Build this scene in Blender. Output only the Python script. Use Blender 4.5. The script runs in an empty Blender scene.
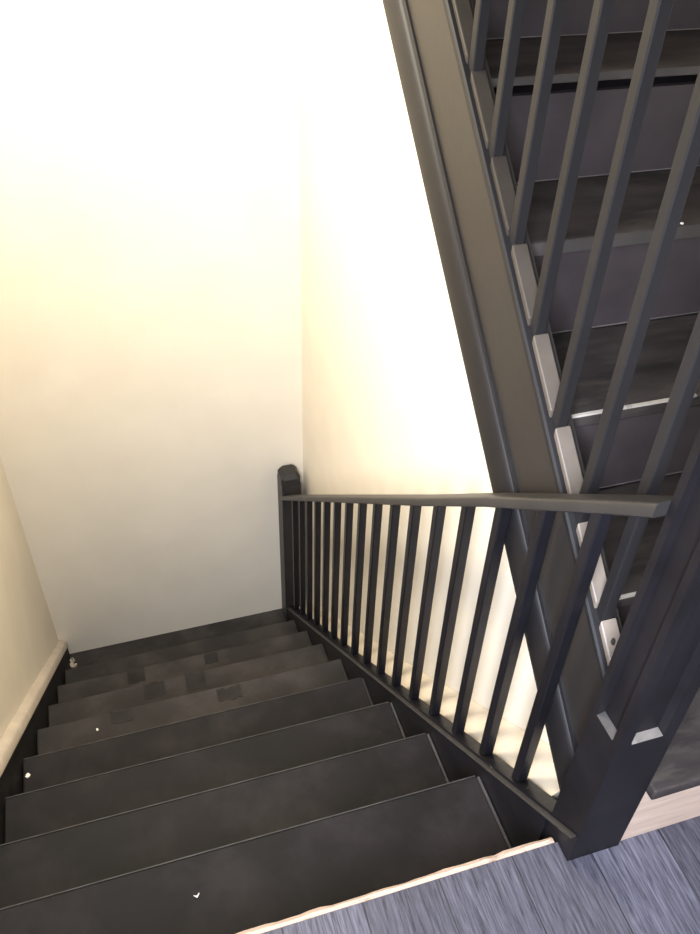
import bpy, bmesh, math, random
from mathutils import Vector, Matrix
random.seed(7)
S = bpy.context.scene
C = S.collection
# ------------------------------------------------------------------ camera
f_px, yaw, pitch, roll = 827.3, 0.3223, 0.7053, 0.0387
eye = Vector((-0.4058, -0.4803, 1.264))
fw = Vector((math.sin(yaw)*math.cos(pitch), math.cos(yaw)*math.cos(pitch), -math.sin(pitch)))
rt = Vector((math.cos(yaw), -math.sin(yaw), 0))
up = rt.cross(fw)
c_, s_ = math.cos(roll), math.sin(roll)
rt, up = rt*c_ + up*s_, up*c_ - rt*s_
cam_d = bpy.data.cameras.new('camera')
cam = bpy.data.objects.new('camera', cam_d); C.objects.link(cam)
cam.matrix_world = Matrix(((rt.x, up.x, -fw.x, eye.x), (rt.y, up.y, -fw.y, eye.y), (rt.z, up.z, -fw.z, eye.z), (0, 0, 0, 1)))
cam_d.sensor_fit = 'VERTICAL'; cam_d.sensor_height = 36; cam_d.lens = 36*f_px/934
cam_d.clip_start = 0.02
S.camera = cam
# ------------------------------------------------------------------ world, light, exposure
w = bpy.data.worlds.new('world'); S.world = w; w.use_nodes = True
bg = w.node_tree.nodes['Background']
bg.inputs[0].default_value = (1.0, 0.93, 0.85, 1); bg.inputs[1].default_value = 0.24

def area(name, loc, target, size, power, col, sy=None):
    d = bpy.data.lights.new(name, 'AREA'); d.energy = power; d.color = col
    d.shape = 'RECTANGLE'; d.size = size; d.size_y = sy or size
    o = bpy.data.objects.new(name, d); C.objects.link(o); o.location = loc
    o.rotation_euler = (Vector(target) - Vector(loc)).to_track_quat('-Z', 'Y').to_euler()
    return o
area('stairwell_lamp', (-0.50, 1.15, 1.50), (-0.30, 1.4, -0.5), 0.30, 29, (1.0, 0.91, 0.74))
win = area('landing_window', (-0.82, -0.80, 1.20), (0.30, 0.35, 0.0), 0.7, 38, (0.80, 0.86, 1.0), 0.9)
win.data.spread = math.radians(92)
S.view_settings.view_transform = 'Standard'; S.view_settings.look = 'None'
S.view_settings.exposure = 0.35; S.view_settings.gamma = 1.0
S.view_settings.use_curve_mapping = False

# ------------------------------------------------------------------ materials
def mat(name, col, rough=0.5, var=0.12, scale=9.0, bump=0.05, bscale=60.0, spec=0.5, col2=None, stretch=(1, 1, 1), detail=5):
    m = bpy.data.materials.new(name); m.use_nodes = True
    nt = m.node_tree; N = nt.nodes; L = nt.links
    b = N['Principled BSDF']; b.inputs['Roughness'].default_value = rough
    b.inputs['Specular IOR Level'].default_value = spec
    tc = N.new('ShaderNodeTexCoord'); mp = N.new('ShaderNodeMapping'); mp.inputs['Scale'].default_value = stretch
    L.new(tc.outputs['Object'], mp.inputs[0])
    n = N.new('ShaderNodeTexNoise'); n.inputs['Scale'].default_value = scale; n.inputs['Detail'].default_value = detail
    L.new(mp.outputs[0], n.inputs['Vector'])
    r = N.new('ShaderNodeValToRGB')
    a = col2 or tuple(min(1, x*(1-var)) for x in col)
    r.color_ramp.elements[0].position = 0.32; r.color_ramp.elements[0].color = (*a, 1)
    r.color_ramp.elements[1].position = 0.68; r.color_ramp.elements[1].color = (*(tuple(min(1, x*(1+var)) for x in col) if not col2 else col), 1)
    L.new(n.outputs['Fac'], r.inputs[0]); L.new(r.outputs[0], b.inputs['Base Color'])
    n2 = N.new('ShaderNodeTexNoise'); n2.inputs['Scale'].default_value = bscale; n2.inputs['Detail'].default_value = 3
    L.new(mp.outputs[0], n2.inputs['Vector'])
    bp = N.new('ShaderNodeBump'); bp.inputs['Strength'].default_value = bump; bp.inputs['Distance'].default_value = 0.004
    L.new(n2.outputs['Fac'], bp.inputs['Height']); L.new(bp.outputs[0], b.inputs['Normal'])
    return m

M = {}
M['wall'] = mat('wall_plaster', (0.83, 0.765, 0.65), 0.75, 0.03, 5, 0.06, 140, 0.25)
M['cream'] = mat('cream_paint', (0.56, 0.49, 0.41), 0.5, 0.10, 14, 0.08, 40)
M['pine'] = mat('bare_pine', (0.47, 0.36, 0.29), 0.6, 0.12, 6, 0.1, 40, 0.3, stretch=(2, 20, 20))
M['black'] = mat('black_gloss_paint', (0.008, 0.0075, 0.010), 0.38, 0.25, 12, 0.10, 35, 0.3)
M['newel'] = mat('black_newel_paint', (0.009, 0.008, 0.0095), 0.48, 0.25, 12, 0.08, 35, 0.2)
M['rail'] = mat('charcoal_rail_paint', (0.028, 0.026, 0.026), 0.45, 0.15, 14, 0.08, 30, 0.3)
M['string'] = mat('taupe_string_paint', (0.024, 0.0205, 0.0185), 0.45, 0.10, 5, 0.06, 50, 0.35)
M['mould'] = mat('moulding_paint', (0.011, 0.010, 0.011), 0.6, 0.12, 8, 0.05, 50, 0.35)
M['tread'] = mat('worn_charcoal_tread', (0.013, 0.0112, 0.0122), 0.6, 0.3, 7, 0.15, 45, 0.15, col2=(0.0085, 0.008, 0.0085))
M['tread_lit'] = mat('worn_lamplit_tread', (0.042, 0.038, 0.0365), 0.6, 0.25, 7, 0.15, 45, 0.15, col2=(0.027, 0.025, 0.0245))
M['patch'] = mat('dark_tread_patch', (0.023, 0.021, 0.0205), 0.65, 0.3, 15, 0.15, 45, 0.15)
M['utread'] = mat('scuffed_brown_tread', (0.062, 0.052, 0.048), 0.5, 0.3, 6, 0.1, 40, 0.25, col2=(0.022, 0.019, 0.019), stretch=(1, 3, 3))
M['uriser'] = mat('dark_riser_paint', (0.054, 0.044, 0.046), 0.5, 0.2, 8, 0.1, 40, 0.25)
M['edge'] = mat('worn_edge', (0.17, 0.15, 0.13), 0.6, 0.3, 20, 0.1, 40)
M['sill'] = mat('lit_sill', (0.14, 0.125, 0.11), 0.6, 0.2, 60)
M['strip'] = mat('faint_edge_strip', (0.038, 0.035, 0.036), 0.6, 0.3, 30)
M['faint'] = mat('faint_nosing', (0.030, 0.028, 0.028), 0.6, 0.5, 30)
M['mould2'] = mat('string_moulding_paint', (0.009, 0.008, 0.009), 0.55, 0.12, 8, 0.05, 50, 0.35)
M['nos'] = mat('pale_nosing', (0.060, 0.053, 0.050), 0.55, 0.2, 12)
M['dirt'] = mat('dark_void', (0.006, 0.006, 0.006), 0.9, 0.1)
M['chip'] = mat('white_flake', (0.85, 0.83, 0.78), 0.7, 0.05)
M['tan'] = mat('tan_skirt', (0.68, 0.60, 0.48), 0.6, 0.06, 8, 0.1, 30)
M['iron'] = mat('nail_iron', (0.03, 0.028, 0.026), 0.4, 0.1)
M['brown'] = mat('raw_brown_wood', (0.22, 0.12, 0.07), 0.7, 0.3, 30, 0.2, 60)

def worn(base, name, col, lo, hi, scale, stretch=(1, 1, 1)):
    """paint rubbed away in patches to a paler colour"""
    m = base.copy(); m.name = name; nt = m.node_tree; N = nt.nodes; L = nt.links
    b = N['Principled BSDF']; src = b.inputs['Base Color'].links[0].from_socket
    tc = N.new('ShaderNodeTexCoord'); mp = N.new('ShaderNodeMapping'); mp.inputs['Scale'].default_value = stretch
    L.new(tc.outputs['Object'], mp.inputs[0])
    n = N.new('ShaderNodeTexNoise'); n.inputs['Scale'].default_value = scale; n.inputs['Detail'].default_value = 8
    n.inputs['Roughness'].default_value = 0.65
    L.new(mp.outputs[0], n.inputs['Vector'])
    mr = N.new('ShaderNodeMapRange'); mr.inputs[1].default_value = lo; mr.inputs[2].default_value = hi
    L.new(n.outputs['Fac'], mr.inputs[0])
    mx = N.new('ShaderNodeMix'); mx.data_type = 'RGBA'; mx.inputs['B'].default_value = (*col, 1)
    L.new(mr.outputs[0], mx.inputs['Factor']); L.new(src, mx.inputs['A']); L.new(mx.outputs['Result'], b.inputs['Base Color'])
    return m
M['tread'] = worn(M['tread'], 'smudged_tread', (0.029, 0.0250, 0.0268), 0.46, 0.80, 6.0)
M['tread_lit'] = worn(M['tread_lit'], 'smudged_lamplit_tread', (0.058, 0.052, 0.050), 0.46, 0.75, 7.0)
M['utread'] = worn(M['utread'], 'smudged_brown_tread', (0.085, 0.068, 0.058), 0.50, 0.80, 9.0, (1, 4, 4))
M['uriser'] = worn(M['uriser'], 'smudged_riser', (0.070, 0.056, 0.058), 0.50, 0.80, 7.0)
M['worn_edge_u'] = worn(M['uriser'], 'chipped_step_edge', (0.50, 0.45, 0.39), 0.44, 0.50, 9.0, (1, 0.1, 0.1))
M['sill_side'] = mat('shaded_sill', (0.030, 0.028, 0.028), 0.6, 0.2, 60)
M['seam'] = mat('pale_paint_line', (0.15, 0.13, 0.12), 0.6, 0.3, 20)
M['worn_nosing'] = worn(M['pine'], 'chipped_nosing', (0.24, 0.17, 0.12), 0.56, 0.66, 40, (0.3, 1, 1))
FIL = [mat('fillet_tone_%d' % i, (v, v*0.82, v*0.66), 0.5, 0.12, 20) for i, v in enumerate((0.21, 0.19, 0.13, 0.10, 0.06, 0.035))]  # fillet tones, stepping darker up the flight
M['base_top'] = worn(M['black'], 'scuffed_base_rail', (0.22, 0.21, 0.20), 0.64, 0.72, 70)

def floor_mat():
    m = bpy.data.materials.new('blue_grey_plank_floor'); m.use_nodes = True
    nt = m.node_tree; N = nt.nodes; L = nt.links; b = N['Principled BSDF']
    b.inputs['Roughness'].default_value = 0.42; b.inputs['Specular IOR Level'].default_value = 0.5
    tc = N.new('ShaderNodeTexCoord')
    rot = N.new('ShaderNodeMapping'); rot.inputs['Rotation'].default_value = (0, 0, math.pi/2)
    rot.inputs['Location'].default_value = (0.05, 0.085, 0)
    L.new(tc.outputs['Object'], rot.inputs[0])
    br = N.new('ShaderNodeTexBrick'); br.offset = 0.37
    br.inputs['Scale'].default_value = 1.0; br.inputs['Brick Width'].default_value = 0.62
    br.inputs['Row Height'].default_value = 0.12; br.inputs['Mortar Size'].default_value = 0.0012
    br.inputs['Color1'].default_value = (0.062, 0.061, 0.077, 1); br.inputs['Color2'].default_value = (0.108, 0.106, 0.133, 1)
    br.inputs['Mortar'].default_value = (0.025, 0.025, 0.03, 1)
    L.new(rot.outputs[0], br.inputs['Vector'])
    mp = N.new('ShaderNodeMapping'); mp.inputs['Scale'].default_value = (1, 0.06, 1)
    L.new(tc.outputs['Object'], mp.inputs[0])
    n = N.new('ShaderNodeTexNoise'); n.inputs['Scale'].default_value = 240; n.inputs['Detail'].default_value = 6; n.inputs['Roughness'].default_value = 0.7
    n.inputs['Distortion'].default_value = 0.6
    L.new(mp.outputs[0], n.inputs['Vector'])
    r = N.new('ShaderNodeValToRGB'); r.color_ramp.elements[0].position = 0.36; r.color_ramp.elements[0].color = (0.35, 0.35, 0.38, 1)
    r.color_ramp.elements[1].position = 0.66; r.color_ramp.elements[1].color = (1.5, 1.48, 1.5, 1)
    L.new(n.outputs['Fac'], r.inputs[0])
    mx = N.new('ShaderNodeMix'); mx.data_type = 'RGBA'; mx.blend_type = 'MULTIPLY'; mx.inputs['Factor'].default_value = 1
    L.new(br.outputs['Color'], mx.inputs['A']); L.new(r.outputs[0], mx.inputs['B'])
    L.new(mx.outputs['Result'], b.inputs['Base Color'])
    bp = N.new('ShaderNodeBump'); bp.inputs['Strength'].default_value = 0.35; bp.inputs['Distance'].default_value = 0.002
    L.new(n.outputs['Fac'], bp.inputs['Height']); L.new(bp.outputs[0], b.inputs['Normal'])
    return m
M['floor'] = floor_mat()

# ------------------------------------------------------------------ helpers
def prism(bm, prof, path):
    """sweep a closed (x, dz) profile along a list of (y, z) stations, ends cut plumb"""
    rings = [[bm.verts.new((x, y, z+dz)) for x, dz in prof] for y, z in path]
    k = len(prof)
    for a, b in zip(rings, rings[1:]):
        for i in range(k): bm.faces.new((a[i], a[(i+1) % k], b[(i+1) % k], b[i]))
    bm.faces.new(rings[0]); bm.faces.new(rings[-1][::-1])
def box(bm, x0, x1, y0, y1, z0, z1):
    v = [bm.verts.new((x, y, z)) for x in (x0, x1) for y in (y0, y1) for z in (z0, z1)]
    for f in ((0, 1, 3, 2), (4, 6, 7, 5), (0, 4, 5, 1), (2, 3, 7, 6), (0, 2, 6, 4), (1, 5, 7, 3)):
        bm.faces.new([v[i] for i in f])
def poly(bm, pts, axis, a, b):
    """extrude a polygon given in the two other axes from a to b along axis 0 (x) or 1 (y) or 2 (z)"""
    def P(u, v, t): return [(t, u, v), (u, t, v), (u, v, t)][axis]
    A = [bm.verts.new(P(u, v, a)) for u, v in pts]; B = [bm.verts.new(P(u, v, b)) for u, v in pts]
    k = len(pts); bm.faces.new(A); bm.faces.new(B[::-1])
    for i in range(k): bm.faces.new((A[i], B[i], B[(i+1) % k], A[(i+1) % k]))
def obj(name, bm, m, parent=None, bevel=0.0, seg=2, smooth=False):
    bmesh.ops.recalc_face_normals(bm, faces=bm.faces)
    me = bpy.data.meshes.new(name); bm.to_mesh(me); bm.free()
    for x in (m if isinstance(m, (list, tuple)) else [m]): me.materials.append(x)
    o = bpy.data.objects.new(name, me); C.objects.link(o)
    if parent:
        o.parent = parent; o.matrix_parent_inverse = Matrix.Translation(-parent.location)
    if bevel:
        b = o.modifiers.new('bevel', 'BEVEL'); b.width = bevel; b.segments = seg; b.limit_method = 'ANGLE'; b.angle_limit = math.radians(40)
        b.harden_normals = False
    if smooth:
        for p in me.polygons: p.use_smooth = True
        me.set_sharp_from_angle(angle=math.radians(38))
    return o
def B(): return bmesh.new()
def thing(name, label, cat, loc, group=None):
    o = bpy.data.objects.new(name, None); C.objects.link(o); o.location = loc; o.empty_display_size = 0.05
    o['label'] = label; o['category'] = cat
    if group: o['group'] = group
    return o
def tag(o, label, cat, group=None):
    o['label'] = label; o['category'] = cat
    if group: o['group'] = group
    return o
def structure(name, bm, m, label=None, cat=None, bevel=0.0):
    o = obj(name, bm, m, None, bevel); o['kind'] = 'structure'
    if label: o['label'] = label; o['category'] = cat
    return o

# ------------------------------------------------------------------ dimensions
R_, G = 0.19, 0.2158                 # lower flight rise and going
SL = R_/G
UR, UG, UY = 0.1796, 0.2036, -0.0552  # upper flight
SU = UR/UG
XL, XR = -0.838, 0.108               # lower treads
YB = 1.955                           # back wall
ZB = -9*R_                           # foot of the flight
WX = 0.210                           # wall under the upper flight
def lowz(y): return -SL*y            # nosing line of lower flight
def upz(y): return UR + SU*(y-UY)    # nosing line of upper flight
NX0, NX1, NY0, NY1 = 0.114, 0.202, -0.043, 0.020

# ------------------------------------------------------------------ setting
bm = B(); box(bm, -0.965, -0.865, -2.6, YB+0.1, -2.0, 3.0)
structure('wall_left', bm, M['wall'], 'pale cream plaster wall on the left of the descending stairs', 'wall')
bm = B(); box(bm, -0.865, 1.22, YB, YB+0.1, -2.0, 3.0)
structure('wall_back', bm, M['wall'], 'bright cream plaster wall facing the foot of the stairs', 'wall')
bm = B()
yt = 0.06; ye = YB
poly(bm, [(yt, -2.0), (ye, -2.0), (ye, upz(ye)-0.235), (yt, upz(yt)-0.235)], 0, WX, WX+0.03)
structure('wall_right', bm, M['wall'], 'white plaster wall under the rising flight behind the balusters', 'wall')
bm = B(); box(bm, 1.12, 1.22, -2.6, YB, -2.0, 3.0)
structure('wall_outer', bm, M['wall'], 'plaster wall on the far side of the rising flight', 'wall')
bm = B()
poly(bm, [(-0.865, -2.6), (1.12, -2.6), (1.12, -0.022), (NX1+0.001, -0.022), (NX1+0.001, -0.0435), (NX0-0.001, -0.0435), (NX0-0.001, -0.0125), (-0.865, -0.0125)], 2, -0.05, 0.0)
structure('floor', bm, M['floor'], 'blue grey wood plank landing floor at the head of the stairs', 'floor')
bm = B(); box(bm, -0.865, WX, 8*G-0.02, YB, ZB-0.05, ZB)
structure('floor_lower', bm, M['tread_lit'], 'dark floor strip at the foot of the stairs', 'floor')
# worn timber nosing at the edge of the landing (ragged where the boards meet it)
bm = B()
xs = [-0.865 + i*(0.108+0.865)/60 for i in range(61)]
ra = [0.002*random.uniform(-1, 1)*(1 if i else 0) for i in range(61)]
rb = [0.0015*random.uniform(-1, 1) for i in range(61)]
rows = []
for i, x in enumerate(xs):
    rows.append([bm.verts.new((x, -0.012, -0.03)), bm.verts.new((x, -0.012, 0.0005)), bm.verts.new((x, -0.006+ra[i]*.6, 0.0008)), bm.verts.new((x, -0.001+rb[i], -0.004)), bm.verts.new((x, -0.0005+rb[i]*.5, -0.03))])
for a, b in zip(rows, rows[1:]):
    for i in range(5): bm.faces.new((a[i], a[(i+1) % 5], b[(i+1) % 5], b[i]))
bm.faces.new(rows[0]); bm.faces.new(rows[-1][::-1])
structure('trim_1', bm, M['worn_nosing'], 'chipped cream timber edge between landing floor and top step', 'trim')
# sloping tan skirt board at the bottom of the wall behind the balusters
bm = B()
sy0, sy1 = 0.062, YB-0.012
tl = lambda y: -0.184 - 0.928*(y-0.302)
poly_path = [(sy0, tl(sy0)), (0.7, tl(0.7)), (1.3, tl(0.7)-SL*0.6), (sy1, tl(0.7)-SL*(sy1-0.7))]
prism(bm, [(WX-0.001, 0.0), (0.1415, -0.050), (0.1415, -0.10), (WX-0.001, -0.10)], poly_path)
structure('trim_2', bm, M['tan'], 'sloping tan skirting ledge between base rail and white wall', 'trim')

# ------------------------------------------------------------------ lower staircase
low = thing('staircase', 'worn dark grey flight of steps going down from the landing', 'staircase', (-0.365, 0.95, ZB))
for n in range(1, 9):
    y0, y1 = (n-1)*G, n*G
    z = -n*R_
    bm = B(); box(bm, XL+0.004, XR-0.004, y0-0.018, y1, z-0.028, z)
    t = obj('tread', bm, M['tread_lit'] if n > 4 else M['tread'], low, 0.004)  # far treads in a paler copy, lamplight put into the colour
    if n < 5:
        bm = B(); box(bm, XL+0.006, XR-0.008, y1-0.0015, y1+0.0006, z-0.003, z+0.0006)
        obj('nosing_line', bm, M['faint'], t)
    # pale strip where the end of the tread covering meets the string
    bm = B(); box(bm, XR-0.006, XR-0.001, y0+0.005, y1-0.004, z-0.02, z+0.0012)
    e = obj('edge_strip', bm, M['strip'] if n < 4 else M['rail'], t)
for n in range(1, 10):
    y = (n-1)*G
    bm = B(); box(bm, XL+0.004, XR-0.004, y-0.034, y-0.0185, -n*R_+(0.0005), -(n-1)*R_-0.0285-(0.022 if n == 1 else 0))
    obj('riser', bm, M['tread'], low)
# worn patches let into the middle treads
def patch(n, x0, x1, a=0.03, b=0.97, m='patch'):
    bm = B(); z = -n*R_
    y0, y1 = (n-1)*G, n*G
    k = 10; rim = []
    for i in range(k+1): rim.append((x0+(x1-x0)*i/k, y0+G*a+random.uniform(-.004, .004)))
    for i in range(k+1): rim.append((x1-(x1-x0)*i/k, y0+G*b+random.uniform(-.004, .004)))
    poly(bm, rim, 2, z-0.001, z+0.0012)
    return obj('worn_patch', bm, M[m], low)
patch(5, -0.622, -0.556, 0.80, 0.985); patch(6, -0.525, -0.455, 0.70, 0.97); patch(6, -0.385, -0.318, 0.66, 0.985)
patch(7, -0.585, -0.522, 0.70, 0.985); patch(5, -0.30, -0.225, 0.74, 0.95); patch(7, -0.30, -0.25, 0.75, 0.97)
# closed string on the balustrade side
bm = B()
prism(bm, [(0.109, 0.030), (0.140, 0.030), (0.140, -0.30), (0.109, -0.30)], [(NY1+.001, lowz(NY1+.001)), (1.855, lowz(1.855))])
obj('outer_string', bm, M['black'], low)
# wall string: dark below, rounded cream top
bm = B(); prism(bm, [(-0.863, 0.066), (XL, 0.066), (XL, -0.24), (-0.863, -0.24)], [(0.0, 0.0), (YB-0.005, lowz(YB-0.005)+0.0)])
ws = obj('wall_string', bm, M['tread'], low)
bm = B(); prism(bm, [(-0.8635, 0.067), (-0.8635, 0.112), (-0.856, 0.112), (-0.842, 0.104), (-0.835, 0.092), (-0.834, 0.067)], [(0.0, 0.0), (YB-0.005, lowz(YB-0.005))])
obj('cap', bm, M['cream'], ws, smooth=True)
bm = B()
for i in range(5):
    x = -0.834+random.uniform(0, .02); y = YB-0.03-random.uniform(0, .05); z = ZB
    poly(bm, [(x+random.uniform(.002, .014)*math.cos(a), y+random.uniform(.002, .014)*math.sin(a)) for a in [k*math.pi/3 for k in range(6)]], 2, z, z+0.012)
tag(obj('plaster_crumbs', bm, M['cream']), 'small heap of crumbled tan plaster in the corner at the stair foot', 'rubble')['kind'] = 'stuff'

# ------------------------------------------------------------------ newel posts
def panel_newel(name, label, x0, x1, y0, y1, z0, z1, sill):
    cx, cy = (x0+x1)/2, (y0+y1)/2
    t = thing(name, label, 'newel post', (cx, cy, z0))
    bm = B(); box(bm, x0, x1, y0, y1, z0, sill)
    # above the sill the four faces carry sunk panels that end on a sloping stop
    st, sy, dp = 0.020, 0.0115, 0.010
    prof = []
    def ring(z, d):
        return [(x0, y0), (x0+st, y0), (x0+st+d*.4, y0+d), (x1-st-d*.4, y0+d), (x1-st, y0), (x1, y0),
                (x1, y0+sy), (x1-d, y0+sy+d*.2), (x1-d, y1-sy-d*.2), (x1, y1-sy), (x1, y1),
                (x1-st, y1), (x1-st-d*.4, y1-d), (x0+st+d*.4, y1-d), (x0+st, y1), (x0, y1),
                (x0, y1-sy), (x0+d, y1-sy-d*.2), (x0+d, y0+sy+d*.2), (x0, y0+sy)]
    bm.free(); bm = B()
    zs = [(z0, 0.0), (sill, 0.0), (sill+0.006, dp), (z1-0.10, dp), (z1-0.09, 0.0), (z1, 0.0)]
    rings = [[bm.verts.new((x, y, z)) for x, y in ring(z, d)] for z, d in zs]
    for a, b in zip(rings, rings[1:]):
        for i in range(20): bm.faces.new((a[i], a[(i+1) % 20], b[(i+1) % 20], b[i]))
    bm.faces.new(rings[0]); bm.faces.new(rings[-1][::-1])
    obj('shaft', bm, M['newel'], t)
    bm = B(); box(bm, x0-0.012, x1+0.012, y0-0.012, y1+0.012, z1, z1+0.025)
    obj('cap', bm, M['newel'], t, 0.006)
    # panel stops: light on the front one, shade on the side one, painted in
    for pts in ([(x0+st+.001, y0-.0004, sill+.0002), (x1-st-.001, y0-.0004, sill+.0002), (x1-st-dp*.4, y0+dp-.0004, sill+.0065), (x0+st+dp*.4, y0+dp-.0004, sill+.0065)],
                [(x0-.0004, y1-sy-.001, sill+.0002), (x0-.0004, y0+sy+.001, sill+.0002), (x0+dp-.0004, y0+sy+dp*.2, sill+.0065), (x0+dp-.0004, y1-sy-dp*.2, sill+.0065)]):
        bm = B(); top = [bm.verts.new(p) for p in pts]; bot = [bm.verts.new((p[0], p[1], p[2]-.0012)) for p in pts]
        bm.faces.new(top); bm.faces.new(bot[::-1])
        for i in range(4): bm.faces.new((top[i], bot[i], bot[(i+1) % 4], top[(i+1) % 4]))
        o = obj('panel_sill', bm, M['sill'] if pts[0][1] < y0 else M['sill_side'], t); o['label'] = 'sill of the sunk panel, its lighting painted in'
    return t
panel_newel('newel_post', 'thick black panelled newel post on the landing where both handrails start', NX0, NX1, NY0, NY1, -0.30, 1.16, 0.317)
fx0, fx1, fy0, fy1 = 0.102, 0.178, 1.862, 1.946
t = thing('newel_post', 'dark grey newel post with faceted top at the foot of the stairs', 'newel post', ((fx0+fx1)/2, (fy0+fy1)/2, ZB))
bm = B(); zt = -0.88
ch = 0.014
def octo(c): return [(fx0+c, fy0), (fx1-c, fy0), (fx1, fy0+c), (fx1, fy1-c), (fx1-c, fy1), (fx0+c, fy1), (fx0, fy1-c), (fx0, fy0+c)]
rings = []
for z, c, k in ((ZB, .002, 1), (-1.02, .002, 1), (zt-0.02, .002, 1), (zt, .003, 1)):
    mx, my = (fx0+fx1)/2, (fy0+fy1)/2
    rings.append([bm.verts.new((mx+(x-mx)*k, my+(y-my)*k, z)) for x, y in octo(c)])
for a, b in zip(rings, rings[1:]):
    for i in range(8): bm.faces.new((a[i], a[(i+1) % 8], b[(i+1) % 8], b[i]))
bm.faces.new(rings[0]); bm.faces.new(rings[-1][::-1])
obj('shaft', bm, M['rail'], t)
bm = B(); rings = []
for z, k in ((zt+.0005, .985), (zt+0.004, 1.0), (zt+0.028, 1.0), (zt+0.046, .70)):
    rings.append([bm.verts.new((mx+(x-mx)*k, my+(y-my)*k, z)) for x, y in octo(.012)])
for a, b in zip(rings, rings[1:]):
    for i in range(8): bm.faces.new((a[i], a[(i+1) % 8], b[(i+1) % 8], b[i]))
bm.faces.new(rings[0]); bm.faces.new(rings[-1][::-1])
obj('cap', bm, M['rail'], t)

# ------------------------------------------------------------------ lower balustrade
bal = thing('balustrade', 'black balustrade with slim square balusters beside the descending steps', 'balustrade', (0.143, 0.95, lowz(0.95)))
path = [(NY1+.001, lowz(NY1+.001)), (1.861, lowz(1.861))]
bm = B(); prism(bm, [(0.108, 0.0305), (0.108, 0.034), (0.1127, 0.0345), (0.1129, 0.0425), (0.1135, 0.049), (0.1400, 0.049), (0.1400, 0.0305)], path)
br = obj('base_rail', bm, M['base_top'], bal)
bm = B(); prism(bm, [(0.1055, 0.0345), (0.1045, 0.038), (0.1075, 0.0415), (0.1125, 0.0425), (0.1125, 0.0345)], [(-0.040, lowz(-0.040)), (1.861, lowz(1.861))])
obj('lip', bm, M['rail'], br, smooth=True)
bm = B()
hp = [(NY1+.001, lowz(NY1+.001)-.003), (0.08, lowz(0.08)-.001), (0.2, lowz(0.2)+.001), (0.36, lowz(0.36)+.004), (0.6, lowz(0.6)), (0.8, lowz(0.8)), (1.4, lowz(1.4)), (1.861, lowz(1.861))]
prism(bm, [(0.100, 0.690), (0.098, 0.692), (0.098, 0.707), (0.100, 0.7105), (0.104, 0.712), (0.134, 0.713), (0.138, 0.7115), (0.1395, 0.708), (0.1395, 0.692), (0.138, 0.690)], hp)
obj('handrail', bm, M['rail'], bal, smooth=True)
bs = 0.0098
for i in range(16):
    y = 0.131+0.1092*i
    if y > 1.85: break
    bm = B()
    x0, x1 = 0.119, 0.119+2*bs
    za, zb = lowz(y-bs), lowz(y+bs)
    v = [bm.verts.new(p) for p in ((x0, y-bs, za+.0495), (x1, y-bs, za+.0495), (x1, y+bs, zb+.0495), (x0, y+bs, zb+.0495),
                                   (x0, y-bs, za+.6915), (x1, y-bs, za+.6915), (x1, y+bs, zb+.6915), (x0, y+bs, zb+.6915))]
    for f in ((0, 1, 2, 3), (7, 6, 5, 4), (0, 4, 5, 1), (1, 5, 6, 2), (2, 6, 7, 3), (3, 7, 4, 0)): bm.faces.new([v[k] for k in f])
    obj('baluster', bm, M['black'], bal, 0.002)

# ------------------------------------------------------------------ upper staircase
upf = thing('staircase', 'dark scuffed flight of steps rising on the right behind tall balusters', 'staircase', (0.66, 0.9, 0.0))
NU = 9
for m in range(1, NU+1):
    y0 = UY+(m-1)*UG; z = m*UR
    x0 = 0.205 if m == 1 else 0.200
    th = 0.015 if m == 5 else 0.024
    bm = B(); box(bm, x0, 1.118, y0, y0+UG+0.013, z-th, z)
    tr = obj('tread', bm, M['utread'], upf, 0.003)
    gap = {4: 0.006, 5: 0.019, 6: 0.012}.get(m, 0.003)
    bm = B(); box(bm, x0, 1.118, y0+0.0165, y0+0.030, (z-UR+0.0005) if m > 1 else 0.0005, z-th-0.0005-gap)
    ro = obj('riser', bm, M['uriser'] if m > 1 else M['pine'], upf)
    if 3 <= m <= 6:
        bm = B(); box(bm, x0, 1.118, y0+0.0152, y0+0.0164, z-UR+0.0003, z-UR+0.0018)
        obj('paint_line', bm, M['seam'], ro)
    if m == 1: ro['label'] = 'bare pinkish cream bottom riser'
    if m in (2, 3):
        bm = B(); box(bm, x0, 1.118, y0-0.001, y0+0.004, z-0.003, z+0.0008)
        o = obj('worn_edge', bm, M['worn_edge_u'] if 'worn_edge_u' in M else M['edge'], tr)
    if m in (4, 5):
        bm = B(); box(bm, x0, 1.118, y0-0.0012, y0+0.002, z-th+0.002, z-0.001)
        o = obj('nosing', bm, M['nos'], tr)  # paler front strip on two of the treads
bm = B(); prism(bm, [(0.1965, -0.226), (1.118, -0.226), (1.118, -0.2345), (0.1965, -0.2345)], [(0.062, upz(0.062)), (1.80, upz(1.80))])
obj('light_block', bm, M['uriser'], upf)  # unseen board added under the flight to keep light out of the riser gaps
# outer string: face board, rounded bottom moulding, cap lip
p2 = [(NY1+.001, upz(NY1+.001)), (1.95, upz(1.95))]
bm = B(); prism(bm, [(0.156, 0.042), (0.196, 0.042), (0.196, -0.255), (0.156, -0.255)], p2)
st = obj('outer_string', bm, M['string'], upf)
bm = B()
pr = [(0.1559, -0.143), (0.152, -0.143), (0.150, -0.150), (0.152, -0.156)]
for k in range(11):
    a = math.pi*0.5 - k*math.pi/10
    pr.append((0.154-0.0125*math.cos(a), -0.210+0.052*math.sin(a)))
pr += [(0.1559, -0.263)]
prism(bm, pr, p2)
obj('moulding', bm, M['mould2'], st, smooth=True)
bm = B(); prism(bm, [(0.153, 0.030), (0.150, 0.034), (0.150, 0.044), (0.153, 0.048), (0.190, 0.048), (0.190, 0.0425), (0.1557, 0.0425), (0.1557, 0.030)], p2)
obj('cap', bm, M['mould'], st)

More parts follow.
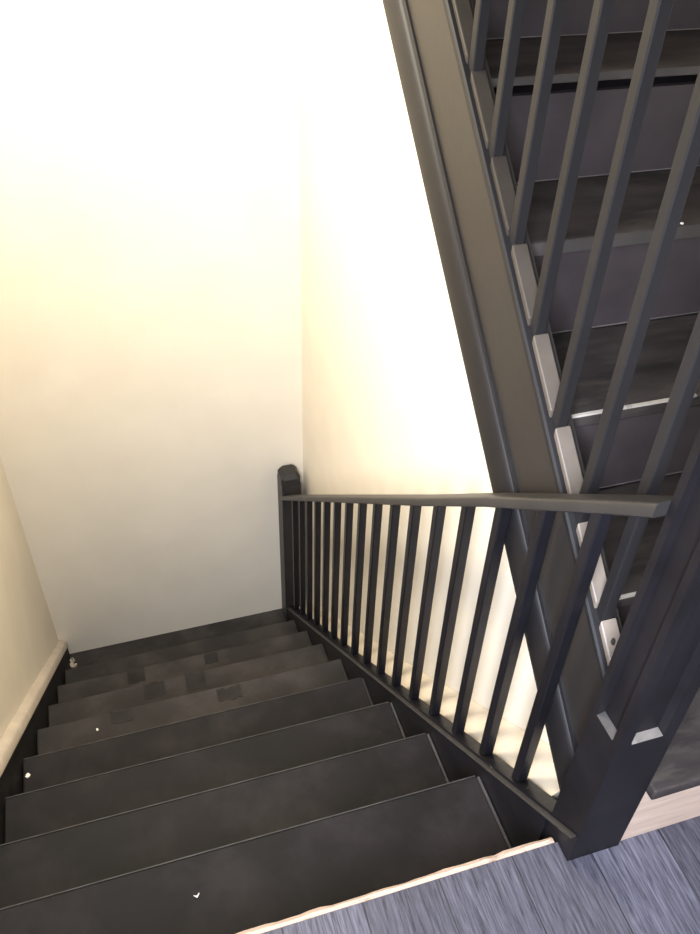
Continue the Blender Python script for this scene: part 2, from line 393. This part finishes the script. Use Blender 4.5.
# ------------------------------------------------------------------ upper balustrade
ub = thing('balustrade', 'dark balustrade with tall square balusters along the rising steps', 'balustrade', (0.155, 0.9, upz(0.9)))
ys = [0.113+0.1022*i for i in range(18)]
bu = 0.0088
bx0 = 0.161
def up_block(x0, x1, ya, yb, d0, d1):
    bm = B()
    v = [bm.verts.new(p) for p in ((x0, ya, upz(ya)+d0), (x1, ya, upz(ya)+d0), (x1, yb, upz(yb)+d0), (x0, yb, upz(yb)+d0),
                                   (x0, ya, upz(ya)+d1), (x1, ya, upz(ya)+d1), (x1, yb, upz(yb)+d1), (x0, yb, upz(yb)+d1))]
    for f in ((0, 1, 2, 3), (7, 6, 5, 4), (0, 4, 5, 1), (1, 5, 6, 2), (2, 6, 7, 3), (3, 7, 4, 0)): bm.faces.new([v[k] for k in f])
    return bm
for i, y in enumerate(ys):
    obj('baluster', up_block(bx0, bx0+2*bu, y-bu, y+bu, 0.0485, 0.760), M['mould'], ub, 0.002)
for i in range(18):
    ya = ys[i-1]+bu+.0005 if i else NY1+.001
    yb = ys[i]-bu-.0005
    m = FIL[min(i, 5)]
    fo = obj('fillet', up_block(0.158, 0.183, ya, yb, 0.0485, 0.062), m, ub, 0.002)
    if i < 4: fo['label'] = 'pale fillet between baluster feet'
    if i == 0:
        bm = B(); n = 14
        cy = 0.080; cz = upz(cy)+0.0625
        a = [bm.verts.new((0.169+.0035*math.cos(k*2*math.pi/n), cy+.0035*math.sin(k*2*math.pi/n), cz-.001+SU*.0035*math.sin(k*2*math.pi/n))) for k in range(n)]
        b = [bm.verts.new((0.169+.0028*math.cos(k*2*math.pi/n), cy+.0028*math.sin(k*2*math.pi/n), cz+.003+SU*.0028*math.sin(k*2*math.pi/n))) for k in range(n)]
        bm.faces.new(a); bm.faces.new(b[::-1])
        for k in range(n): bm.faces.new((a[k], b[k], b[(k+1) % n], a[(k+1) % n]))
        obj('nail', bm, M['iron'], fo)
bm = B(); prism(bm, [(0.147, 0.7605), (0.141, 0.770), (0.147, 0.786), (0.170, 0.790), (0.193, 0.786), (0.199, 0.770), (0.193, 0.7605)], [(NY1+.001, upz(NY1+.001)), (1.95, upz(1.95))])
obj('handrail', bm, M['rail'], ub)

# ------------------------------------------------------------------ paint flakes lying about
def flake(x, y, z, s, label, curl=False):
    bm = B()
    if curl:
        pts = [(-.9, .6), (.0, .25), (.8, .9), (.85, .7), (.15, -.25), (-.1, -.2)]
    else:
        pts = [(math.cos(a)*random.uniform(.5, 1), math.sin(a)*random.uniform(.5, 1)) for a in [k*math.pi/3.5 for k in range(7)]]
    poly(bm, [(x+u*s, y+v*s) for u, v in pts], 2, z+.0002, z+.0022)
    tag(obj('paint_flake', bm, M['chip']), label, 'flake', 'white flakes on the steps')
flake(-0.438, 0.144, -R_, 0.006, 'v-shaped white paint flake on the topmost step nearest the camera', True)
flake(-0.663, 1.028, -5*R_, 0.0055, 'white paint flake lying on a pale step near the left side')
flake(-0.822, 0.812, -4*R_, 0.008, 'white paint flake by the cream wall string at the left')
flake(0.485, UY+3*UG+0.006, 4*UR, 0.004, 'tiny white flake on a nosing of the rising flight at the right edge')
